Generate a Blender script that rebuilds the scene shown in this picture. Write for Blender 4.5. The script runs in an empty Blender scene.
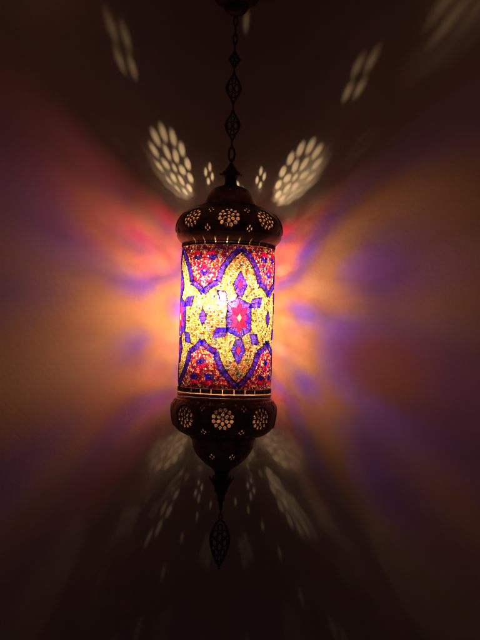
import bpy, bmesh, math, random
import numpy as np
from mathutils import Vector, Matrix
from mathutils.geometry import delaunay_2d_cdt

random.seed(11)
S = 1.0 / 750.0            # every measure below is in "units"; 750 units = 1 m
PI = math.pi
scene = bpy.context.scene
COL = scene.collection

DIST = 1000.0              # camera to lamp axis
WALL_D = 73.0              # lamp axis to wall
HZ = 340.0                 # picture row of the horizon: Z = HZ - row
AX = -14.1                 # lamp axis sideways
ROLL = math.radians(1.77)
R = 45.5                   # radius of the glass shade
BULB = (-5.5, -9.5, HZ - 299.0)   # filament relative to the lamp axis

def Zr(row):
    return HZ - row

# ------------------------------------------------------------------ materials
def new_mat(name):
    m = bpy.data.materials.new(name)
    m.use_nodes = True
    nt = m.node_tree
    nt.nodes.clear()
    out = nt.nodes.new('ShaderNodeOutputMaterial')
    return m, nt, out

def N(nt, t, **kw):
    n = nt.nodes.new(t)
    for k, v in kw.items():
        setattr(n, k, v)
    return n

def metal_mat(name, dark, light, rough=0.42, scale=60.0, bump=0.25, metallic=0.65):
    m, nt, out = new_mat(name)
    p = N(nt, 'ShaderNodeBsdfPrincipled')
    tc = N(nt, 'ShaderNodeTexCoord')
    no = N(nt, 'ShaderNodeTexNoise'); no.inputs['Scale'].default_value = scale; no.inputs['Detail'].default_value = 6
    cr = N(nt, 'ShaderNodeValToRGB')
    cr.color_ramp.elements[0].position = 0.35; cr.color_ramp.elements[0].color = (*dark, 1)
    cr.color_ramp.elements[1].position = 0.68; cr.color_ramp.elements[1].color = (*light, 1)
    mr = N(nt, 'ShaderNodeMapRange'); mr.inputs['To Min'].default_value = rough - 0.1; mr.inputs['To Max'].default_value = rough + 0.2
    n2 = N(nt, 'ShaderNodeTexNoise'); n2.inputs['Scale'].default_value = scale * 5; n2.inputs['Detail'].default_value = 4
    bp = N(nt, 'ShaderNodeBump'); bp.inputs['Strength'].default_value = bump; bp.inputs['Distance'].default_value = 0.001
    L = nt.links.new
    L(tc.outputs['Object'], no.inputs['Vector']); L(tc.outputs['Object'], n2.inputs['Vector'])
    L(no.outputs['Fac'], cr.inputs['Fac']); L(cr.outputs['Color'], p.inputs['Base Color'])
    L(no.outputs['Fac'], mr.inputs['Value']); L(mr.outputs['Result'], p.inputs['Roughness'])
    L(n2.outputs['Fac'], bp.inputs['Height']); L(bp.outputs['Normal'], p.inputs['Normal'])
    p.inputs['Metallic'].default_value = metallic
    L(p.outputs['BSDF'], out.inputs['Surface'])
    return m

M_BRONZE = metal_mat('antique_bronze', (0.15, 0.075, 0.052), (0.46, 0.235, 0.155))
M_DARK = metal_mat('blackened_bronze', (0.05, 0.03, 0.022), (0.13, 0.07, 0.045), rough=0.5)
M_INSIDE = metal_mat('darkened_inside', (0.04, 0.016, 0.007), (0.10, 0.040, 0.017), rough=0.6, metallic=1.0)  # inner side darkened in colour to dim what shows through the holes
M_COPPER = metal_mat('copper_band', (0.45, 0.22, 0.12), (0.95, 0.52, 0.30), rough=0.45, bump=0.1, metallic=0.8)

def mosaic_mat():
    m, nt, out = new_mat('stained_glass_mosaic')
    L = nt.links.new
    at = N(nt, 'ShaderNodeAttribute'); at.attribute_name = 'tile_colour'
    ak = N(nt, 'ShaderNodeAttribute'); ak.attribute_name = 'tile_clear'
    # cloudy hand-cast glass: slight variation inside each piece
    tc = N(nt, 'ShaderNodeTexCoord')
    no = N(nt, 'ShaderNodeTexNoise'); no.inputs['Scale'].default_value = 420; no.inputs['Detail'].default_value = 3
    L(tc.outputs['Object'], no.inputs['Vector'])
    mr = N(nt, 'ShaderNodeMapRange'); mr.inputs['From Min'].default_value = 0.3; mr.inputs['From Max'].default_value = 0.7
    mr.inputs['To Min'].default_value = 0.55; mr.inputs['To Max'].default_value = 1.3
    L(no.outputs['Fac'], mr.inputs['Value'])
    def scaled(src, k, extra=None):
        v = N(nt, 'ShaderNodeVectorMath', operation='SCALE')
        L(src, v.inputs[0]); v.inputs['Scale'].default_value = k
        if extra is not None:
            mu = N(nt, 'ShaderNodeMath', operation='MULTIPLY'); mu.inputs[1].default_value = k
            L(extra, mu.inputs[0]); L(mu.outputs[0], v.inputs['Scale'])
        return v.outputs['Vector']
    cvar = N(nt, 'ShaderNodeVectorMath', operation='SCALE')
    L(at.outputs['Color'], cvar.inputs[0]); L(mr.outputs['Result'], cvar.inputs['Scale'])
    tl = N(nt, 'ShaderNodeBsdfTranslucent'); L(scaled(cvar.outputs['Vector'], TRANSLU), tl.inputs['Color'])
    tp = N(nt, 'ShaderNodeBsdfTransparent'); 
    gm = N(nt, 'ShaderNodeGamma'); gm.inputs['Gamma'].default_value = 2.0; L(at.outputs['Color'], gm.inputs['Color'])
    tn = N(nt, 'ShaderNodeVectorMath', operation='MULTIPLY'); tn.inputs[1].default_value = (1.0, .74, 1.1); L(gm.outputs['Color'], tn.inputs[0])   # the clear path through a piece is rosier than its skin
    thin = N(nt, 'ShaderNodeVectorMath', operation='ADD'); kk = N(nt, 'ShaderNodeMath', operation='MINIMUM'); kk.inputs[1].default_value = 1.0; L(ak.outputs['Fac'], kk.inputs[0])
    gp = N(nt, 'ShaderNodeVectorMath', operation='SCALE'); gp.inputs[0].default_value = (.048, .031, .034); L(kk.outputs[0], gp.inputs['Scale']); L(gp.outputs[0], thin.inputs[1])  # added pale transmission that brings out the hot spot and lightens the wall
    L(scaled(tn.outputs['Vector'], TRANSP, ak.outputs['Fac']), thin.inputs[0]); L(thin.outputs[0], tp.inputs['Color'])
    gl = N(nt, 'ShaderNodeBsdfGlossy'); gl.inputs['Roughness'].default_value = 0.2; gl.inputs['Color'].default_value = (.04, .04, .04, 1)
    df = N(nt, 'ShaderNodeBsdfDiffuse'); L(scaled(cvar.outputs['Vector'], REFL), df.inputs['Color'])
    a0 = N(nt, 'ShaderNodeAddShader'); L(tl.outputs[0], a0.inputs[0]); L(df.outputs[0], a0.inputs[1])
    a1 = N(nt, 'ShaderNodeAddShader'); a2 = N(nt, 'ShaderNodeAddShader')
    L(a0.outputs[0], a1.inputs[0]); L(tp.outputs[0], a1.inputs[1])
    L(a1.outputs[0], a2.inputs[0]); L(gl.outputs[0], a2.inputs[1])
    L(a2.outputs[0], out.inputs['Surface'])
    return m

TRANSLU = 0.052
TRANSP = 0.48
REFL = 0.56
M_MOSAIC = mosaic_mat()

def clear_glass(name, tint=(1, 1, 1), k=0.06):
    m, nt, out = new_mat(name)
    L = nt.links.new
    tp = N(nt, 'ShaderNodeBsdfTransparent'); tp.inputs['Color'].default_value = (*tint, 1)
    gl = N(nt, 'ShaderNodeBsdfGlossy'); gl.inputs['Roughness'].default_value = 0.05
    lw = N(nt, 'ShaderNodeLayerWeight'); lw.inputs['Blend'].default_value = .5
    mx = N(nt, 'ShaderNodeMixShader')
    pw = N(nt, 'ShaderNodeMath', operation='POWER'); pw.inputs[1].default_value = 4.0      # sheen only at a glancing angle
    L(lw.outputs['Facing'], pw.inputs[0]); L(pw.outputs[0], mx.inputs[0]); L(tp.outputs[0], mx.inputs[1]); L(gl.outputs[0], mx.inputs[2])
    L(mx.outputs[0], out.inputs['Surface'])
    return m
M_GLASS = clear_glass('clear_glass', (.97, .98, .96), 0.08)
M_BULB = clear_glass('bulb_glass', (.98, .98, .98), 0.04)

def emit_mat(name, col, k):
    m, nt, out = new_mat(name)
    e = N(nt, 'ShaderNodeEmission'); e.inputs['Color'].default_value = (*col, 1); e.inputs['Strength'].default_value = k
    nt.links.new(e.outputs[0], out.inputs['Surface'])
    return m
M_FIL = emit_mat('glowing_filament', (1.0, 0.92, 0.8), 300)

def ceramic_mat():
    m, nt, out = new_mat('lamp_holder_bakelite')
    p = N(nt, 'ShaderNodeBsdfPrincipled'); p.inputs['Base Color'].default_value = (.03, .026, .022, 1); p.inputs['Roughness'].default_value = .4
    nt.links.new(p.outputs[0], out.inputs['Surface'])
    return m
M_CERAMIC = ceramic_mat()

def wall_mat(name, col):
    m, nt, out = new_mat(name)
    L = nt.links.new
    p = N(nt, 'ShaderNodeBsdfPrincipled'); p.inputs['Roughness'].default_value = 0.8
    p.inputs['Specular IOR Level'].default_value = 0.25
    tc = N(nt, 'ShaderNodeTexCoord')
    n1 = N(nt, 'ShaderNodeTexNoise'); n1.inputs['Scale'].default_value = 4; n1.inputs['Detail'].default_value = 5
    mx = N(nt, 'ShaderNodeMix', data_type='RGBA')
    mx.inputs['A'].default_value = (col[0] * .93, col[1] * .92, col[2] * .9, 1); mx.inputs['B'].default_value = (*col, 1)
    n2 = N(nt, 'ShaderNodeTexNoise'); n2.inputs['Scale'].default_value = 160; n2.inputs['Detail'].default_value = 6
    bp = N(nt, 'ShaderNodeBump'); bp.inputs['Strength'].default_value = 0.22; bp.inputs['Distance'].default_value = 0.0012
    L(tc.outputs['Object'], n1.inputs['Vector']); L(tc.outputs['Object'], n2.inputs['Vector'])
    L(n1.outputs['Fac'], mx.inputs['Factor']); L(mx.outputs['Result'], p.inputs['Base Color'])
    L(n2.outputs['Fac'], bp.inputs['Height']); L(bp.outputs['Normal'], p.inputs['Normal'])
    L(p.outputs[0], out.inputs['Surface'])
    return m
M_WALL = wall_mat('painted_plaster', (.70, .56, .46))

# ------------------------------------------------------------------ mesh helpers
def link(name, me, mat, parent=None, smooth=True):
    o = bpy.data.objects.new(name, me)
    COL.objects.link(o)
    if mat: me.materials.append(mat)
    if parent: o.parent = parent
    if smooth:
        me.polygons.foreach_set('use_smooth', [True] * len(me.polygons))
    return o

def from_bm(name, bm, mat, parent=None, smooth=True):
    for v in bm.verts: v.co *= S
    me = bpy.data.meshes.new(name)
    bmesh.ops.recalc_face_normals(bm, faces=bm.faces)
    bm.to_mesh(me); bm.free()
    return link(name, me, mat, parent, smooth)

def resample(pts, step):
    out = [pts[0]]
    for a, b in zip(pts[:-1], pts[1:]):
        n = max(1, int(math.hypot(b[0] - a[0], b[1] - a[1]) / step))
        for i in range(1, n + 1):
            t = i / n
            out.append((a[0] + (b[0] - a[0]) * t, a[1] + (b[1] - a[1]) * t))
    return out

def catmull(pts, n=6):
    P = [pts[0]] + list(pts) + [pts[-1]]
    out = []
    for i in range(1, len(P) - 2):
        p0, p1, p2, p3 = P[i - 1], P[i], P[i + 1], P[i + 2]
        for k in range(n):
            t = k / n
            out.append(tuple(0.5 * (2 * p1[j] + (p2[j] - p0[j]) * t + (2 * p0[j] - 5 * p1[j] + 4 * p2[j] - p3[j]) * t * t
                                    + (3 * p1[j] - p0[j] - 3 * p2[j] + p3[j]) * t ** 3) for j in range(len(p1))))
    out.append(tuple(pts[-1]))
    return out

def lathe(bm, prof, seg=96, cx=0, cy=0):
    """profile of (radius, z)"""
    rings = []
    for r, z in prof:
        if r < 0.02:
            rings.append([bm.verts.new((cx, cy, z))])
        else:
            rings.append([bm.verts.new((cx + r * math.sin(2 * PI * i / seg), cy + r * math.cos(2 * PI * i / seg), z)) for i in range(seg)])
    for a, b in zip(rings[:-1], rings[1:]):
        for i in range(seg):
            j = (i + 1) % seg
            if len(a) == 1 and len(b) == 1: continue
            if len(a) == 1: bm.faces.new((a[0], b[i], b[j]))
            elif len(b) == 1: bm.faces.new((a[i], b[0], a[j]))
            else: bm.faces.new((a[i], b[i], b[j], a[j]))

def tube(bm, path, rad, seg=8, closed=False):
    """path: list of 3-vectors; rad number or function(t)"""
    pts = [Vector(p) for p in path]
    n = len(pts)
    rings = []
    up = None
    for i, p in enumerate(pts):
        if closed:
            t = (pts[(i + 1) % n] - pts[i - 1]).normalized()
        else:
            t = (pts[min(i + 1, n - 1)] - pts[max(i - 1, 0)]).normalized()
        if up is None:
            up = Vector((0, 1, 0)) if abs(t.y) < 0.9 else Vector((1, 0, 0))
        a = t.cross(up).normalized()
        b = a.cross(t).normalized()
        up = b
        r = rad(i / max(1, n - 1)) if callable(rad) else rad
        rings.append([bm.verts.new(p + (a * math.cos(2 * PI * k / seg) + b * math.sin(2 * PI * k / seg)) * r) for k in range(seg)])
    m = n if closed else n - 1
    for i in range(m):
        A, B = rings[i], rings[(i + 1) % n]
        for k in range(seg):
            l = (k + 1) % seg
            bm.faces.new((A[k], A[l], B[l], B[k]))
    if not closed:
        bm.faces.new(rings[0]); bm.faces.new(rings[-1][::-1])

def ball(bm, c, r, sub=2):
    bmesh.ops.create_icosphere(bm, subdivisions=sub, radius=r, matrix=Matrix.Translation(Vector(c)))

def in_poly(x, y, poly):
    c = False
    n = len(poly)
    j = n - 1
    for i in range(n):
        xi, yi = poly[i]; xj, yj = poly[j]
        if (yi > y) != (yj > y) and x < (xj - xi) * (y - yi) / (yj - yi) + xi:
            c = not c
        j = i
    return c

# ------------------------------------------------------------------ pierced caps
def profile_at(prof, cum, v):
    for i in range(len(cum) - 1):
        if v <= cum[i + 1] or i == len(cum) - 2:
            t = (v - cum[i]) / max(1e-9, cum[i + 1] - cum[i])
            return (prof[i][0] + (prof[i + 1][0] - prof[i][0]) * t, prof[i][1] + (prof[i + 1][1] - prof[i][1]) * t)

def cum_len(prof):
    c = [0.0]
    for a, b in zip(prof[:-1], prof[1:]):
        c.append(c[-1] + math.hypot(b[0] - a[0], b[1] - a[1]))
    return c

def ell(cu, cv, a, b, rot=0, n=12):
    out = []
    for i in range(n):
        x = a * math.cos(2 * PI * i / n); y = b * math.sin(2 * PI * i / n)
        out.append((cu + x * math.cos(rot) - y * math.sin(rot), cv + x * math.sin(rot) + y * math.cos(rot)))
    return out

def medallion_holes(cu, cv, k=1.0):
    h = [ell(cu, cv, 1.3 * k, 1.3 * k, 0, 10)]
    for i in range(6):
        a = 2 * PI * i / 6 + PI / 2
        h.append(ell(cu + 4.1 * k * math.cos(a), cv + 4.1 * k * math.sin(a), 1.95 * k, 1.5 * k, a))
    for i in range(12):
        a = 2 * PI * i / 12 + PI / 12
        h.append(ell(cu + 8.15 * k * math.cos(a), cv + 8.15 * k * math.sin(a), 1.8 * k, 1.65 * k, a))
    return h

def diamond_holes(cu, cv, k=1.0):
    return [ell(cu, cv + 2.9 * k, 1.0 * k, 1.5 * k), ell(cu, cv - 2.9 * k, 1.0 * k, 1.5 * k),
            ell(cu + 2.4 * k, cv, 1.0 * k, 1.6 * k), ell(cu - 2.4 * k, cv, 1.0 * k, 1.6 * k)]

def v_of_row(prof, cum, z, first=True):
    for i in range(len(prof) - 1):
        a, b = prof[i][1], prof[i + 1][1]
        if (a - z) * (b - z) <= 0 and a != b:
            return cum[i] + (cum[i + 1] - cum[i]) * (z - a) / (b - a)

def pierced(name, prof, sectors, hole_fn, parent, mat, thick=1.3):
    """surface of revolution with real holes; hole loops are in (angle * local radius, arc length)"""
    cum = cum_len(prof)
    vmax = cum[-1]
    half = PI / sectors
    UREF = 47.0
    W = half * UREF
    loops = []
    for (cz, polys) in hole_fn():
        v0 = v_of_row(prof, cum, cz)
        r0 = profile_at(prof, cum, v0)[0]
        for p in polys:
            loops.append([(u * UREF / r0, v0 + v) for u, v in p])
    verts, edges = [], []
    def addv(p):
        verts.append(Vector(p)); return len(verts) - 1
    nv = int(vmax / 1.3); nu = 22
    # side columns must be identical on both sides so the sectors weld
    for side in (-1, 1):
        ids = [addv((side * W, vmax * j / nv)) for j in range(nv + 1)]
        for a, b in zip(ids[:-1], ids[1:]): edges.append((a, b))
    for i in range(1, nu):
        for j in range(nv + 1):
            u = -W + 2 * W * i / nu; v = vmax * j / nv
            ok = True
            for lp in loops:
                for q in lp:
                    if abs(q[0] - u) < 0.55 and abs(q[1] - v) < 0.55:
                        ok = False; break
                if not ok or in_poly(u, v, lp): ok = False; break
            if ok: addv((u, v))
    for lp in loops:
        ids = [addv(p) for p in lp]
        for i in range(len(ids)): edges.append((ids[i], ids[(i + 1) % len(ids)]))
    vo, eo, fo, *_ = delaunay_2d_cdt(verts, edges, [], 0, 1e-5)
    tris = []
    bb = [(min(p[0] for p in l), max(p[0] for p in l), min(p[1] for p in l), max(p[1] for p in l)) for l in loops]
    for f in fo:
        cx = sum(vo[i][0] for i in f) / len(f); cy = sum(vo[i][1] for i in f) / len(f)
        hole = False
        for l, b in zip(loops, bb):
            if b[0] < cx < b[1] and b[2] < cy < b[3] and in_poly(cx, cy, l): hole = True; break
        if not hole: tris.append(list(f))
    V = np.array([(p[0], p[1]) for p in vo])
    rz = np.array([profile_at(prof, cum, v) for v in V[:, 1]])
    allv, allf = [], []
    for s in range(sectors):
        th = V[:, 0] / UREF + s * 2 * half
        x = rz[:, 0] * np.sin(th); y = -rz[:, 0] * np.cos(th)     # sector 0 faces the camera (-Y)
        base = s * len(V)
        allv.extend(np.stack([x, y, rz[:, 1]], 1).tolist())
        allf.extend([[i + base for i in f] for f in tris])
    bm = bmesh.new()
    bv = [bm.verts.new(p) for p in allv]
    for f in allf:
        try: bm.faces.new([bv[i] for i in f])
        except ValueError: pass
    bmesh.ops.remove_doubles(bm, verts=bm.verts, dist=0.01)
    o = from_bm(name, bm, mat, parent)
    md = o.modifiers.new('thickness', 'SOLIDIFY'); md.thickness = thick * S; md.offset = 0
    o.data.materials.append(M_INSIDE); md.material_offset = 1; md.material_offset_rim = 1
    return o, prof, cum

def on_cap(prof, cum, cz, ang, u, v, lift=0.4):
    """point on the revolved profile near row cz at azimuth ang (0 = towards camera), offset (u, v)"""
    v0 = v_of_row(prof, cum, cz)
    r0 = profile_at(prof, cum, v0)[0]
    r, z = profile_at(prof, cum, min(max(v0 + v, 0), cum[-1]))
    r2, z2 = profile_at(prof, cum, min(max(v0 + v + 0.3, 0), cum[-1]))
    t = Vector((r2 - r, z2 - z)); n = Vector((-t.y, t.x)) if t.length > 0 else Vector((1, 0))
    n.normalize()
    if n.x < 0: n = -n
    th = ang + u / r0
    rr = r + n.x * lift; zz = z + n.y * lift
    return (rr * math.sin(th), -rr * math.cos(th), zz)

# ------------------------------------------------------------------ the lamp
lamp = bpy.data.objects.new('hanging_lamp', None)
COL.objects.link(lamp)
lamp.location = (AX * S, 0, 0)
lamp.empty_display_size = 0.05
lamp['label'] = 'glowing yellow and violet mosaic glass lantern with pierced bronze caps hanging on a chain'
lamp['category'] = 'lamp'

# --- top cap
top_prof = resample(catmull([(45.0, Zr(246.5)), (47.6, Zr(243.6)), (50.6, Zr(238.5)), (52.6, Zr(230.8)), (51.4, Zr(224.5)), (47.5, Zr(218.5)), (41, Zr(213)),
                             (33, Zr(209)), (26, Zr(207))], 5), 1.2)
AM = 0.128                 # inside a sector the medallion stands at -AM and the diamonds at +AD
AD = PI / 8 - AM
def pierced8(name, prof, meds, dias, parent, mat, shift=0.0):
    """eight medallions and eight columns of diamond holes, the columns between the medallions"""
    # a sector of 45 degrees that holds one whole medallion; the diamonds sit on the seam, so
    # sector is turned until both fit inside it
    def hf():
        L = []
        for (cz, k) in meds:
            cum = cum_len(prof); r0 = profile_at(prof, cum, v_of_row(prof, cum, cz))[0]
            L.append((cz, medallion_holes(-AM * r0, 0, k)))
        for (cz, k) in dias:
            cum = cum_len(prof); r0 = profile_at(prof, cum, v_of_row(prof, cum, cz))[0]
            L.append((cz, diamond_holes(AD * r0, 0, k)))
        return L
    o, p, c = pierced(name, prof, 8, hf, parent, mat)
    o.rotation_euler.z = AM + shift
    return o, p, c

top_cap, tp, tcum = pierced8('top_cap', top_prof, [(Zr(223.0), 1.07)], [(Zr(234.0), 0.85), (Zr(216.0), 0.9)], lamp, M_BRONZE)

def cap_trim(name, parent, prof, cum, cz, k=1.0, dia=(), a0=0.0):
    for i in range(8):
        ang = i * PI / 4 + a0
        bm = bmesh.new()
        tube(bm, [on_cap(prof, cum, cz, ang, 10.7 * k * math.cos(t), 10.7 * k * math.sin(t), 0.7) for t in [2 * PI * j / 40 for j in range(40)]], 0.75, 6, True)
        from_bm(name, bm, M_BRONZE, parent)

trim_root = top_cap
# trims are parented to the cap (which is turned by 11.25 degrees), so their azimuth is turned back
cap_trim('medallion_ring', top_cap, tp, tcum, Zr(223.0), 1.07, a0=-AM)

def scallops(name, parent, prof, cum, row, lobes, amp, rad, a0):
    bm = bmesh.new()          # a raised wavy wire round the cap
    r0 = profile_at(prof, cum, v_of_row(prof, cum, Zr(row)))[0]
    n = lobes * 10
    tube(bm, [on_cap(prof, cum, Zr(row), a0 + 2 * PI * i / n, 0, amp * abs(math.sin(PI * lobes * i / n)), 0.55) for i in range(n)], rad, 5, True)
    from_bm(name, bm, M_BRONZE, parent)
    bm = bmesh.new()
    for i in range(lobes):
        ball(bm, on_cap(prof, cum, Zr(row), a0 + 2 * PI * (i + .5) / lobes, 0, amp * .35, 0.4), 0.95, 1)
    from_bm('scallop_studs', bm, M_BRONZE, parent)
scallops('scallop_band', top_cap, tp, tcum, 210.6, 32, 2.6, .55, -PI / 16)
scallops('scallop_band', top_cap, tp, tcum, 239.0, 40, 2.4, .5, -PI / 16)
bm = bmesh.new()      # rolled lip and beaded line at the widest part
lathe(bm, catmull([(51.6, Zr(236.6)), (52.3, Zr(237.2)), (51.4, Zr(240.2)), (49.2, Zr(243.2)), (47.0, Zr(245.3)), (45.4, Zr(246.6)), (45.0, Zr(246.2))], 4) + [(48, Zr(241)), (51.7, Zr(237.2))], 128)
from_bm('rim', bm, M_COPPER, top_cap)

def beads(name, parent, r, z, n, br, mat):
    bm = bmesh.new()
    for i in range(n):
        t = 2 * PI * i / n
        ball(bm, (r * math.sin(t), r * math.cos(t), z), br, 1)
    return from_bm(name, bm, mat, parent)
beads('bead_row', top_cap, 27.5, Zr(206.8), 44, 1.1, M_BRONZE)

# upper dome of the top cap
dome_prof = resample(catmull([(27.6, Zr(206.4)), (26.2, Zr(205.6)), (24.6, Zr(202)), (22.4, Zr(197)), (18.5, Zr(192)), (13.5, Zr(188.6)), (7.0, Zr(187.5))], 5), 1.2)
def dome_holes():
    return [(Zr(193), [ell(0, 0, 1.0, 1.3)])]
dome, dp, dcum = pierced('dome', dome_prof, 8, dome_holes, top_cap, M_BRONZE, 1.1)
dome.rotation_euler.z = -AM

bm = bmesh.new()
lathe(bm, catmull([(7.5, Zr(188.4)), (9.6, Zr(187.6)), (8.4, Zr(186.4)), (6.4, Zr(185)), (6.0, Zr(180)), (7.0, Zr(177.6)), (9.6, Zr(176.2)), (9.0, Zr(174.4)), (6.4, Zr(171.4)),
                   (4.4, Zr(168)), (2.6, Zr(165.4)), (1.4, Zr(163.5)), (0, Zr(163))], 4), 40)
for i in range(8):    # turned-out leaf tips round the bell
    t = 2 * PI * i / 8
    tube(bm, [(6.0 * math.sin(t), 6.0 * math.cos(t), Zr(172)), (8.6 * math.sin(t), 8.6 * math.cos(t), Zr(175)), (10.6 * math.sin(t), 10.6 * math.cos(t), Zr(175.6)), (11.2 * math.sin(t), 11.2 * math.cos(t), Zr(174))], lambda q: 1.4 - q * 0.9, 6)
from_bm('neck', bm, M_DARK, top_cap)

# --- bottom cap
bot_prof = resample(catmull([(43.2, Zr(398.5)), (47.6, Zr(400.0)), (51.0, Zr(404)), (52.4, Zr(410.5)), (51.6, Zr(418)), (49.4, Zr(425)), (45.2, Zr(430.6)), (38.5, Zr(434.5)), (32.0, Zr(436.6)),
                             (30.6, Zr(439.5)), (29.8, Zr(445)), (27.4, Zr(451.5)), (23.4, Zr(457.5)), (17.5, Zr(463)), (11.0, Zr(467.6)), (7.4, Zr(470.5))], 5), 1.2)
# built the same way, with a ring of small holes on the underside
def bot_holes():
    a = PI / 16
    cum = cum_len(bot_prof)
    L = []
    rr = lambda z: profile_at(bot_prof, cum, v_of_row(bot_prof, cum, z))[0]
    L.append((Zr(415.5), medallion_holes(-AM * rr(Zr(415.5)), 0, 1.1)))
    for z, k in ((Zr(428.5), .85), (Zr(405.5), .8), (Zr(454.5), .85)):
        L.append((z, diamond_holes(AD * rr(z), 0, k)))
    z = Zr(432.6); r0 = rr(z)
    for q in (-.75, -.25, .25, .75):
        L.append((z, [ell(q * 2 * a * r0, 0, .7, .9)]))
    return L
bottom_cap, bp_, bcum = pierced('bottom_cap', bot_prof, 8, bot_holes, lamp, M_BRONZE)
bottom_cap.rotation_euler.z = AM
cap_trim('medallion_ring', bottom_cap, bp_, bcum, Zr(415.5), 1.1, a0=-AM)
scallops('scallop_band', bottom_cap, bp_, bcum, 400.4, 40, 2.4, .5, -PI / 16)
scallops('scallop_band', bottom_cap, bp_, bcum, 446.0, 24, 2.4, .5, -PI / 16)
beads('bead_row', bottom_cap, 31.6, Zr(438), 48, 1.1, M_BRONZE)
bm = bmesh.new()
lathe(bm, [(42.6, Zr(396.6)), (46.4, Zr(396.4)), (47.2, Zr(398)), (47.0, Zr(400.2)), (43.0, Zr(400.4)), (42.6, Zr(396.6))], 128)
from_bm('rim', bm, M_COPPER, bottom_cap)

bm = bmesh.new()
lathe(bm, [(R - .4, Zr(393.0)), (R + 1.2, Zr(393.0)), (R + 1.6, Zr(394.4)), (R + 1.0, Zr(396.2)), (R - .4, Zr(396.4)), (R - .4, Zr(393.0))], 128)
from_bm('collar', bm, M_COPPER, bottom_cap)
# finial under the bottom cap
bm = bmesh.new()
lathe(bm, catmull([(7.6, Zr(470)), (8.4, Zr(471.4)), (7.0, Zr(473)), (7.2, Zr(476)), (9.2, Zr(478.4)), (11.0, Zr(479.6)), (9.8, Zr(482)), (7.4, Zr(487)), (6.4, Zr(490)), (6.8, Zr(491.6)), (4.8, Zr(494)),
                   (3.6, Zr(498)), (3.9, Zr(500.5)), (2.4, Zr(503)), (1.7, Zr(508)), (1.2, Zr(511)), (0, Zr(511.6))], 4), 40)
for i in range(8):
    t = 2 * PI * i / 8
    tube(bm, [(7.4 * math.sin(t), 7.4 * math.cos(t), Zr(484)), (10.0 * math.sin(t), 10.0 * math.cos(t), Zr(480)), (11.8 * math.sin(t), 11.8 * math.cos(t), Zr(478.6)), (12.2 * math.sin(t), 12.2 * math.cos(t), Zr(476.8))], lambda q: 1.5 - q * 0.9, 6)
from_bm('finial', bm, M_DARK, lamp)

# --- filigree drop pendant
def ring_path(cx, cz, a, b, n=20, y=0.0, rot=0.0):
    out = []
    for i in range(n):
        t = 2 * PI * i / n
        x = a * math.cos(t); z = b * math.sin(t)
        out.append((cx + x * math.cos(rot) - z * math.sin(rot), y, cz + x * math.sin(rot) + z * math.cos(rot)))
    return out
bm = bmesh.new()
left = catmull([(0, Zr(520)), (-4.2, Zr(524)), (-8.2, Zr(533)), (-9.6, Zr(541)), (-7.4, Zr(551)), (-3.8, Zr(560)), (0, Zr(567))], 5)
outline = [(x, 0, z) for x, z in left] + [(-x, 0, z) for x, z in left[-2:0:-1]]
tube(bm, outline, 1.15, 7, True)
for (cx, row, a, b, rot) in ((0, 528, 2.4, 3.2, 0), (-5.0, 534.5, 2.6, 3.8, -.3), (5.0, 534.5, 2.6, 3.8, .3), (0, 538, 2.5, 4.2, 0), (-5.2, 543.5, 2.5, 3.8, .2), (5.2, 543.5, 2.5, 3.8, -.2),
                        (0, 547.5, 2.6, 3.8, 0), (-3.2, 553, 1.9, 3.4, .3), (3.2, 553, 1.9, 3.4, -.3), (0, 559, 1.6, 3.2, 0)):
    tube(bm, ring_path(cx, Zr(row), a, b, 16, 0, rot), 0.8, 6, True)
tube(bm, ring_path(0, Zr(517.4), 1.8, 2.8, 16), 0.7, 6, True)
ball(bm, (0, 0, Zr(569)), 1.3, 2)
pend = from_bm('filigree_pendant', bm, M_DARK, lamp)
pend.rotation_euler.z = math.radians(12)
bm = bmesh.new()
tube(bm, [(y, x, z) for x, y, z in ring_path(0, Zr(512.4), 1.7, 3.2, 16)], 0.6, 6, True)
from_bm('connecting_ring', bm, M_DARK, pend)

# --- chain
chain = bpy.data.objects.new('chain', None); COL.objects.link(chain); chain.parent = lamp
def oval_link(row, a, b, turn, rad=0.8, name='oval_link'):
    bm = bmesh.new()
    tube(bm, ring_path(0, Zr(row), a, b, 24), rad, 8, True)
    o = from_bm(name, bm, M_DARK, chain)
    o.rotation_euler.z = turn
    return o
def filigree_link(row, hw, hh, turn):
    bm = bmesh.new()
    z = Zr(row)
    side = catmull([(0, z + hh), (-1.6, z + hh * .72), (-hw * .82, z + hh * .3), (-hw, z), (-hw * .82, z - hh * .3), (-1.6, z - hh * .72), (0, z - hh)], 5)
    tube(bm, [(x, 0, q) for x, q in side] + [(-x, 0, q) for x, q in side[-2:0:-1]], 1.05, 8, True)
    for sx in (-1, 1):
        tube(bm, ring_path(sx * hw * .45, z, hw * .36, hh * .24, 16), 0.7, 6, True)
    tube(bm, ring_path(0, z + hh * .42, hw * .26, hh * .16, 14), 0.65, 6, True)
    tube(bm, ring_path(0, z - hh * .42, hw * .26, hh * .16, 14), 0.65, 6, True)
    ball(bm, (-hw - .4, 0, z), 1.4, 1); ball(bm, (hw + .4, 0, z), 1.4, 1)
    o = from_bm('filigree_link', bm, M_DARK, chain)
    o.rotation_euler.z = turn
oval_link(21.5, 2.0, 5.0, 0.2)
oval_link(30.5, 2.2, 5.5, PI / 2)
oval_link(39.5, 2.0, 5.5, 0.3)
oval_link(48.5, 2.2, 5.5, PI / 2)
filigree_link(60, 4.6, 8.0, 0.15)
oval_link(70, 1.8, 3.6, PI / 2)
filigree_link(88.5, 7.0, 16.5, 0.1)
oval_link(107.3, 1.8, 3.6, PI / 2)
filigree_link(126, 6.8, 16.2, -0.12)
oval_link(145, 1.9, 4.0, PI / 2)
oval_link(154.8, 2.9, 7.2, 0.1, 1.1)
oval_link(162.6, 1.8, 3.0, PI / 2)

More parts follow.
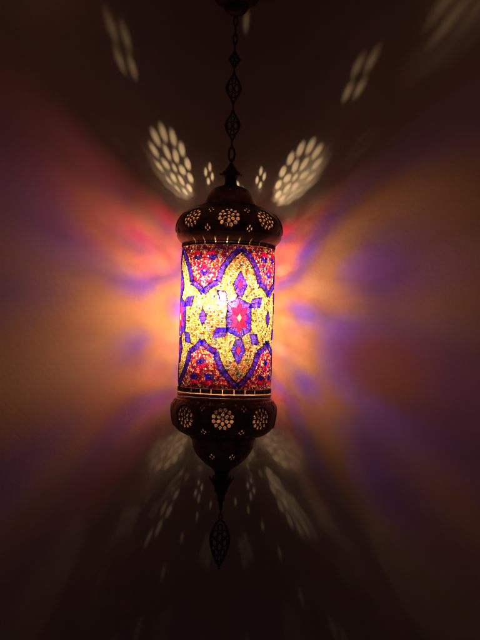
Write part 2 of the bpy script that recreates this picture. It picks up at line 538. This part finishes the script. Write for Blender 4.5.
# --- ceiling canopy
bm = bmesh.new()
lathe(bm, [(0, Zr(-62)), (27, Zr(-62)), (27.6, Zr(-59)), (26, Zr(-56))] + catmull([(24.5, Zr(-55)), (24.4, Zr(-4)), (23.0, Zr(5)), (19.5, Zr(10.5)), (13.0, Zr(12.0))], 5)
      + catmull([(12.6, Zr(12.6)), (11.8, Zr(17)), (8.0, Zr(21)), (3.4, Zr(23)), (2.0, Zr(25)), (0, Zr(25.4))], 5), 64)
for v in bm.verts:
    if v.co.z < Zr(-40): v.co.z += 7
from_bm('ceiling_canopy', bm, M_DARK, lamp)

# ------------------------------------------------------------------ glass shade
SH_T, SH_B = 244.5, 397.0
bm = bmesh.new()
lathe(bm, [(R - 0.7, Zr(SH_T)), (R - 0.7, Zr(SH_B)), (R - 2.6, Zr(SH_B)), (R - 2.6, Zr(SH_T)), (R - 0.7, Zr(SH_T))], 160)
shade = from_bm('glass_shade', bm, M_GLASS, lamp)

PER = 2 * PI * R / 4            # one cartouche
H2 = PER / 2
VC = 318.7                      # picture row of the flower centres
BAND = catmull([(0, 66.3), (6, 61), (13, 53), (17.6, 45), (20, 38), (20.9, 33.2)], 6)
BAND2 = catmull([(20.9, 33.2), (26, 31.4), (31, 28), (H2, 22.4)], 6)
LEAF_A = [(9.0, 9.5), (13.0, 19.0), (25.5, 21.0), (22.0, 9.5)]
LEAF_B = [(10.5, 14.5), (13.5, 25.0), (22.5, 26.5), (19.5, 15.0)]
LEAVES = [(1, 1, LEAF_A), (-1, -1, LEAF_A), (-1, 1, LEAF_B), (1, -1, LEAF_B)]
LONG = [(0, 46), (7.5, 31.5), (3.0, 20.0), (-3.0, 20.0), (-7.5, 31.5)]
BODY = [(13.0, 0), (12.4, 6.0), (12.4, 13.6), (5.0, 16.8), (3.0, 20.6)]      # one quadrant, from the side to the top
TIP = [(9.4, 0), (8.4, 10.0), (0, 15.0)]
NOTCH = [(6.3, 3.5), (3.1, 9.0)]
def around(q, n):
    # a quadrant's points carried round all four quadrants
    full = []
    for i in range(4 * (n - 1)):
        k, r = divmod(i, n - 1)
        if k == 0: p = q[r]
        elif k == 1: p = (-q[n - 1 - r][0], q[n - 1 - r][1])
        elif k == 2: p = (-q[r][0], -q[r][1])
        else: p = (q[n - 1 - r][0], -q[n - 1 - r][1])
        full.append(p)
    return full
BODY_O = [(x, y) for x, y in around(BODY, 5)]      # 16 points
BLUE = [(.050, .012, .46), (.075, .020, .58), (.032, .009, .34), (.10, .035, .64), (.065, .010, .40)]
PINK = [(.85, .016, .22), (.72, .012, .16), (.9, .035, .30), (.8, .012, .12)]
YEL = [(1, .73, .26), (.95, .66, .2), (.92, .74, .36), (1, .83, .52), (.6, .4, .11), (.88, .6, .18), (.40, .25, .07), (1, .78, .40), (1, .9, .68), (.84, .56, .15)]
MIX = [(1, .35, .5), (.9, .1, .4), (.8, .015, .09), (.6, .02, .28), (.9, .05, .2), (.45, .05, .5), (.95, .06, .10), (.85, .02, .04), (1, .24, .34), (1, .62, .52), (1, .86, .74), (1, .36, .08), (.75, .02, .2), (1, .7, .25), (.16, .04, .5), (.95, .10, .2), (.9, .5, .6), (1, .8, .62), (1, .55, .22)]
tiles = []                       # (polygon in s, v ; colour ; clear ; lift)
rnd = random.Random(5)

def jit(c, a=0.18):
    k = 1 + rnd.uniform(-a, a)
    return tuple(min(1, max(0.004, x * k * (1 + rnd.uniform(-.08, .08)))) for x in c)

def shrink(poly, g):
    cx = sum(p[0] for p in poly) / len(poly); cy = sum(p[1] for p in poly) / len(poly)
    out = []
    for x, y in poly:
        d = math.hypot(x - cx, y - cy) or 1
        k = max(0.3, 1 - g / d)
        out.append((cx + (x - cx) * k, cy + (y - cy) * k))
    return out

def add(poly, col, clear=0.5, lift=0.9, a=.18):
    tiles.append((poly, jit(col, a), clear * rnd.uniform(.75, 1.25), lift))

def strip(path, w, step, ps, mirror):
    cum = cum_len(path); n = max(1, round(cum[-1] / step))
    L = []
    for i in range(n + 1):
        v = cum[-1] * i / n
        p = profile_at(path, cum, v); q = profile_at(path, cum, min(v + .2, cum[-1])); q0 = profile_at(path, cum, max(v - .2, 0))
        dx, dy = q[0] - q0[0], q[1] - q0[1]; d = math.hypot(dx, dy)
        L.append(((p[0] - dy / d * w / 2, p[1] + dx / d * w / 2), (p[0] + dy / d * w / 2, p[1] - dx / d * w / 2)))
    for a, b in zip(L[:-1], L[1:]):
        sx, sy = mirror
        add([(ps + sx * x, sy * y) for x, y in (a[0], b[0], b[1], a[1])], rnd.choice(BLUE), 2.9)

special = []                     # polygons (one period, centred) kept free of crumbs
def bandpoly(path, w):
    a, b = [], []
    cum = cum_len(path)
    for i in range(len(path)):
        q = path[min(i + 1, len(path) - 1)]; q0 = path[max(i - 1, 0)]
        dx, dy = q[0] - q0[0], q[1] - q0[1]; d = math.hypot(dx, dy)
        a.append((path[i][0] - dy / d * w / 2, path[i][1] + dx / d * w / 2)); b.append((path[i][0] + dy / d * w / 2, path[i][1] - dx / d * w / 2))
    return a + b[::-1]
BW = 6.2
for bp in (bandpoly(BAND, BW - .8), bandpoly(BAND2, BW - .8)):
    for sx in (-1, 1):
        for sy in (-1, 1):
            special.append([(sx * x, sy * y) for x, y in bp])
for sx, sy, lf in LEAVES:
    special.append([(sx * x, sy * y) for x, y in lf])
for sy in (-1, 1):
    special.append([(x, sy * y) for x, y in LONG])
special.append([(x * .97, y * .97) for x, y in BODY_O])
special.append([(H2 + x, y) for x, y in ((0, 9), (4.6, 0), (0, -9), (-4.6, 0))])
special.append([(-H2 + x, y) for x, y in ((0, 9), (4.6, 0), (0, -9), (-4.6, 0))])
def inside_special(s, v):
    for p in special:
        if in_poly(s, v, p): return True
    return False

for k in range(4):
    ps = k * PER
    for sx in (-1, 1):
        for sy in (-1, 1):
            strip(BAND, BW, 4.6, ps, (sx, sy))
            strip(BAND2, BW, 4.4, ps, (sx, sy))
    for sx, sy, lf in LEAVES:                   # a leaf: six pieces
        q = [Vector(p) for p in lf]
        for i in range(3):
            for j in range(2):
                f = lambda a, b: (q[0].lerp(q[3], a)).lerp(q[1].lerp(q[2], a), b)
                pts = [f(i / 3, j / 2), f((i + 1) / 3, j / 2), f((i + 1) / 3, (j + 1) / 2), f(i / 3, (j + 1) / 2)]
                add([(ps + sx * p.x, sy * p.y) for p in pts], rnd.choice(BLUE), 2.9)
    for sy in (-1, 1):                          # long diamonds above and below the flower
        I = [(0, 36.5), (2.7, 31), (1.2, 27.5), (-1.2, 27.5), (-2.7, 31)]
        for i in range(5):
            a, b, c, d = Vector(LONG[i]), Vector(LONG[(i + 1) % 5]), Vector(I[(i + 1) % 5]), Vector(I[i])
            for t in (0, .5):
                pts = [a.lerp(b, t), a.lerp(b, t + .5), d.lerp(c, t + .5), d.lerp(c, t)]
                add([(ps + p.x, sy * p.y) for p in pts], rnd.choice(BLUE), 2.9)
        add([(ps + x, sy * y) for x, y in I], rnd.choice(PINK), .15)
    # the flower: a pointed star of eight petals round a pale lozenge, in a field of blue pieces
    tips = around(TIP, 3)
    notch = []
    for i in range(8):
        x, y = NOTCH[(0, 1, 1, 0, 0, 1, 1, 0)[i]]
        notch.append((x * (1, 1, -1, -1, -1, -1, 1, 1)[i], y * (1, 1, 1, 1, -1, -1, -1, -1)[i]))
    def core(x, y):                             # on the lozenge's edge in the direction of (x, y)
        k = abs(x) / 2.2 + abs(y) / 4.2
        return (x / k, y / k)
    P = lambda *pts: [(ps + x, y) for x, y in pts]
    add(P((0, 4.2), (-2.2, 0), (0, -4.2), (2.2, 0)), (1, .84, .5), .1, 1.0, .05)
    for i in range(8):
        n0, n1 = notch[i - 1], notch[i]
        add(P(core(*n0), n0, tips[i], n1, core(*n1), core(*tips[i])), rnd.choice(PINK), .15)
        j = (i + 1) % 8
        o0, o1, o2 = BODY_O[2 * i], BODY_O[2 * i + 1], BODY_O[(2 * i + 2) % 16]
        add(P(tips[i], o0, o1, n1), rnd.choice(BLUE), 2.9)
        add(P(n1, o1, o2, tips[j]), rnd.choice(BLUE), 2.9)
    for x0 in (H2,):
        for dy in (-1, 1):
            add([(ps + x0 - 4.6, 0), (ps + x0, dy * 9), (ps + x0 + 4.6, 0)], rnd.choice(BLUE), 2.9)
nsq = 26
for i in range(nsq):                             # square tiles along both edges
    s0 = -H2 + i * 4 * PER / nsq; s1 = s0 + 4 * PER / nsq
    for va, vb in ((69.6, 74.0), (-73.6, -69.2)):
        c = rnd.choice([(.10, .012, .02), (.05, .012, .03), (.02, .025, .012), (.07, .02, .01)])
        tiles.append(([(s0 + .45, va), (s1 - .45, va), (s1 - .45, vb), (s0 + .45, vb)], c, .25, .9))

# crumbs: voronoi cells of a jittered grid
STEP = 1.68
ncol = int(round(4 * PER / STEP)); nrow = int(139.0 / STEP)
dx = 4 * PER / ncol; dy = 139.0 / nrow
seed = [[((i + .5 + .5 * (j % 2) + rnd.uniform(-.38, .38)) * dx - H2, -69.5 + (j + .5 + rnd.uniform(-.38, .38)) * dy) for i in range(ncol)] for j in range(nrow)]
def clip(poly, mx, my, nx, ny):
    out = []
    n = len(poly)
    for i in range(n):
        a, b = poly[i], poly[(i + 1) % n]
        da = (a[0] - mx) * nx + (a[1] - my) * ny; db = (b[0] - mx) * nx + (b[1] - my) * ny
        if da <= 0: out.append(a)
        if (da < 0 < db) or (db < 0 < da):
            t = da / (da - db); out.append((a[0] + (b[0] - a[0]) * t, a[1] + (b[1] - a[1]) * t))
    return out

def yellow_zone(s, v):
    """inside the ogee cartouche (s folded to one period)"""
    s = abs(s); v = abs(v)
    path = BAND + BAND2
    for a, b in zip(path[:-1], path[1:]):
        if a[0] <= s <= b[0] and b[0] > a[0]:
            return v < a[1] + (b[1] - a[1]) * (s - a[0]) / (b[0] - a[0])
    return v < 22
FLOW = [(-8.6, 59.5), (8.6, 59.5), (0, 44.5)]
for j in range(nrow):
    for i in range(ncol):
        sx, sv = seed[j][i]
        f = (sx + H2) % PER - H2
        covered = inside_special(f, sv)
        poly = [(sx - 3.5, sv - 3.5), (sx + 3.5, sv - 3.5), (sx + 3.5, sv + 3.5), (sx - 3.5, sv + 3.5)]
        for jj in range(max(0, j - 2), min(nrow, j + 3)):
            for ii in range(i - 2, i + 3):
                if ii == i and jj == j: continue
                w = ii % ncol
                qx, qy = seed[jj][w]
                qx += 4 * PER * ((ii - w) // ncol)
                poly = clip(poly, (sx + qx) / 2, (sv + qy) / 2, qx - sx, qy - sv)
        if len(poly) < 3: continue
        if covered and all(inside_special((x + H2) % PER - H2, y) for x, y in poly): continue
        poly = [(x, min(69.4, max(-69.0, y))) for x, y in poly]
        if yellow_zone(f, sv):
            c = rnd.choice(YEL)
            r = rnd.random()
            if r < .045: c = (.75, .10, .03)
            elif r < .085: c = (.12, .08, .03)
            elif r < .10: c = (.3, .04, .25)
            cl = .9
        else:
            g = (f + PER) % PER - H2           # distance from the valley line
            c = rnd.choice(MIX); cl = 1.9 if c[1] > .2 else .4
            for fx, fy in FLOW:
                dxx, dyy = g - fx, abs(sv) - fy
                if dxx * dxx + dyy * dyy < 5.0 ** 2:
                    c, cl = (rnd.choice(PINK), 3.2) if dyy > 0.4 else (rnd.choice(BLUE), 3.8)
                    if dxx * dxx + dyy * dyy < 1.0: c = (1, .5, .4)
                    if sv < 0: c, cl = (rnd.choice(BLUE), 3.8) if dyy < 0.6 else (rnd.choice(PINK), 3.2)
        add(poly, c, cl * rnd.choice((.8, .9, 1, 1.15)), 0.0, .25)

CEN = math.radians(16.0)
def to3(s, v, lift):
    th = s / R + CEN
    r = R + lift
    return (r * math.sin(th) * S, -r * math.cos(th) * S, (Zr(VC) + v) * S)
verts, faces, cols, clears = [], [], [], []
GROUT = (.05, .035, .02)
for poly, col, clear, lift in tiles:
    n = len(poly)
    small = lift < 0.5
    inner = shrink(poly, 0.27 if small else 0.3)
    b = len(verts)
    bump = rnd.uniform(.5, 1.0)
    verts += [to3(s, v, lift - 0.35) for s, v in poly]
    verts += [to3(s, v, lift + bump * .6) for s, v in inner]
    faces.append([b + n + i for i in range(n)]); cols.append(col); clears.append(clear)
    for i in range(n):
        faces.append([b + i, b + (i + 1) % n, b + n + (i + 1) % n, b + n + i]); cols.append(tuple((.35 if small else .4) * c for c in col)); clears.append(.2)
me = bpy.data.meshes.new('mosaic')
me.from_pydata(verts, [], faces)
a1 = me.attributes.new('tile_colour', 'FLOAT_COLOR', 'FACE')
a1.data.foreach_set('color', np.array([(*c, 1) for c in cols], dtype=np.float32).ravel())
a2 = me.attributes.new('tile_clear', 'FLOAT', 'FACE')
a2.data.foreach_set('value', np.array(clears, dtype=np.float32))
link('mosaic', me, M_MOSAIC, shade, smooth=False)

# ------------------------------------------------------------------ bulb
bx, by, bz = BULB
bm = bmesh.new()
lathe(bm, catmull([(6.0, bz + 38), (6.4, bz + 35), (10.5, bz + 32), (16.2, bz + 27), (17.2, bz + 18), (17.4, bz + 10), (17.4, bz - 42), (16.6, bz - 52), (12.0, bz - 60), (6, bz - 63.5), (0, bz - 64.5)], 5), 48, bx, by)
for v in bm.verts: v.co.y += .2 * min(0, v.co.z - bz)  # bulb made long and sheared forward to hold the added fill lights
bulb = from_bm('bulb', bm, M_BULB, lamp)
bm = bmesh.new()
lathe(bm, [(0, bz + 60), (5, bz + 60), (8.5, bz + 57), (8.8, bz + 39), (6.6, bz + 37.4), (0, bz + 37.4)], 32, bx, by)
from_bm('bulb_socket', bm, M_CERAMIC, lamp)
bm = bmesh.new()
tube(bm, [(bx * (1 - t), by * (1 - t), bz + 59.5 + t * (Zr(189) - bz - 49.5)) for t in (0, .25, .5, .75, 1)], 2.0, 10)
from_bm('socket_stem', bm, M_DARK, lamp)

def point(name, energy, rad, col):
    ld = bpy.data.lights.new(name, 'POINT')
    ld.energy = energy; ld.color = col; ld.shadow_soft_size = rad * S
    ld.use_soft_falloff = False
    o = bpy.data.objects.new(name, ld); COL.objects.link(o); o.parent = bulb
    o.location = (bx * S, by * S, bz * S)
    return o
def sideways(ld, power):
    # light shaped to go mostly sideways, keeping halos off the cap holes
    ld.use_nodes = True
    nt = ld.node_tree
    em = nt.nodes['Emission']
    tc = nt.nodes.new('ShaderNodeNewGeometry'); sp = nt.nodes.new('ShaderNodeSeparateXYZ')
    m1 = nt.nodes.new('ShaderNodeMath'); m1.operation = 'MULTIPLY'
    m2 = nt.nodes.new('ShaderNodeMath'); m2.operation = 'SUBTRACT'; m2.inputs[0].default_value = 1.0; m2.use_clamp = True
    L = nt.links.new
    L(tc.outputs['Incoming'], sp.inputs[0]); L(sp.outputs['Z'], m1.inputs[0]); L(sp.outputs['Z'], m1.inputs[1])
    L(m1.outputs[0], m2.inputs[1])
    m3 = nt.nodes.new('ShaderNodeMath'); m3.operation = 'POWER'; m3.inputs[1].default_value = power
    L(m2.outputs[0], m3.inputs[0]); L(m3.outputs[0], em.inputs['Strength'])
def by_elevation(ld, levels):
    # light shaped by hand; levels by the sine of the elevation
    ld.use_nodes = True
    nt = ld.node_tree
    em = nt.nodes['Emission']
    tc = nt.nodes.new('ShaderNodeNewGeometry'); sp = nt.nodes.new('ShaderNodeSeparateXYZ'); cr = nt.nodes.new('ShaderNodeValToRGB'); mr = nt.nodes.new('ShaderNodeMapRange')
    mr.inputs['From Min'].default_value = -1
    e = cr.color_ramp.elements
    for pos, v in levels[1:-1]:
        e.new((pos + 1) / 2)
    for el, (pos, v) in zip(sorted(e, key=lambda q: q.position), levels):
        el.position = (pos + 1) / 2; el.color = (v, v, v, 1)
    L = nt.links.new
    L(tc.outputs['Incoming'], sp.inputs[0]); L(sp.outputs['Z'], mr.inputs['Value']); L(mr.outputs['Result'], cr.inputs['Fac']); L(cr.outputs['Color'], em.inputs['Strength'])
FIL = [(-1, .2), (-.89, .2), (-.83, .03), (.70, .03), (.79, 1), (1, 1)]
MAIN = [(-1, 0), (-.90, .004), (-.85, .9), (-.55, 1), (.70, 1), (.80, .02), (.86, .002), (1, 0)]
LOW = [(-1, 1), (-.78, 1), (-.5, 0), (1, 0)]
WARM = (1.0, .80, .48)
by_elevation(point('filament_light', 3.3, 1.6, (1.0, .78, .42)).data, FIL)
for dz, e, rad, pw in ((0, 8.4, 7.5, MAIN), (20, 1.3, 10, 3.0), (-32, 0.6, 12, 3.0), (-52, 1.7, 10, 2.5), (-56, 0.36, 3.0, LOW)):      # main bulb light, fills added to even out the mosaic, low source last
    lo = point('bulb_and_fill_light', e, rad, WARM); lo.location = (bx * S, (by + (.2 * dz if dz < 0 else 0)) * S, (bz + dz) * S)
    sideways(lo.data, pw) if isinstance(pw, float) else by_elevation(lo.data, pw)
bm = bmesh.new()
ball(bm, (bx, by, bz), 1.45, 3)
from_bm('filament', bm, M_FIL, bulb)
m, nt, out = new_mat('hotspot_glow')  # glowing shell added round the filament to widen the hot spot
e = N(nt, 'ShaderNodeEmission'); e.inputs['Color'].default_value = (.85, .92, 1, 1); e.inputs['Strength'].default_value = 45
t = N(nt, 'ShaderNodeBsdfTransparent'); ad = N(nt, 'ShaderNodeAddShader')
nt.links.new(e.outputs[0], ad.inputs[0]); nt.links.new(t.outputs[0], ad.inputs[1]); nt.links.new(ad.outputs[0], out.inputs['Surface'])
bm = bmesh.new()
lathe(bm, catmull([(0, bz + 7.5), (3, bz + 6), (4.2, bz + 2.5), (4.2, bz - 2.5), (3, bz - 6), (0, bz - 7.5)], 4), 24, bx, by)
from_bm('hotspot_halo', bm, m, bulb)

# ------------------------------------------------------------------ wall and ceiling
def quad(name, pts, mat):
    me = bpy.data.meshes.new(name)
    me.from_pydata([tuple(c * S for c in p) for p in pts], [], [(0, 1, 2, 3)])
    o = link(name, me, mat, None, False)
    o['kind'] = 'structure'
    return o
CE = Zr(-62) + 0.4
WT = math.tan(math.radians(1.8))     # the wall is not quite square to the camera
wd = lambda x: WALL_D - (x - AX) * WT
quad('wall', [(-2200, wd(-2200), -1600), (2200, wd(2200), -1600), (2200, wd(2200), CE), (-2200, wd(-2200), CE)], M_WALL)
quad('ceiling', [(-2200, wd(-2200) + 4, CE), (2200, wd(2200) + 4, CE), (2200, -2200, CE), (-2200, -2200, CE)], M_WALL)

# ------------------------------------------------------------------ world, camera, view
w = bpy.data.worlds.new('World'); scene.world = w; w.use_nodes = True
bg = w.node_tree.nodes['Background']
bg.inputs['Color'].default_value = (.9, .58, .66, 1); bg.inputs['Strength'].default_value = 0.010

cd = bpy.data.cameras.new('camera')
cam = bpy.data.objects.new('camera', cd); COL.objects.link(cam)
cam.matrix_world = Matrix.Translation((0, -DIST * S, 0)) @ Matrix.Rotation(PI / 2, 4, 'X') @ Matrix.Rotation(ROLL, 4, 'Z')
cd.sensor_fit = 'VERTICAL'
cd.angle_y = 2 * math.atan(320.0 / DIST)
cd.shift_y = (HZ - 320.0) / 640.0
cd.clip_start = 0.01; cd.clip_end = 50
scene.camera = cam

scene.view_settings.view_transform = 'Standard'
scene.view_settings.look = 'None'
scene.view_settings.exposure = 0
scene.view_settings.gamma = 1
scene.cycles.use_denoising = True
scene.cycles.max_bounces = 12
scene.cycles.diffuse_bounces = 8
scene.cycles.transparent_max_bounces = 24
scene.cycles.sample_clamp_indirect = 4.0
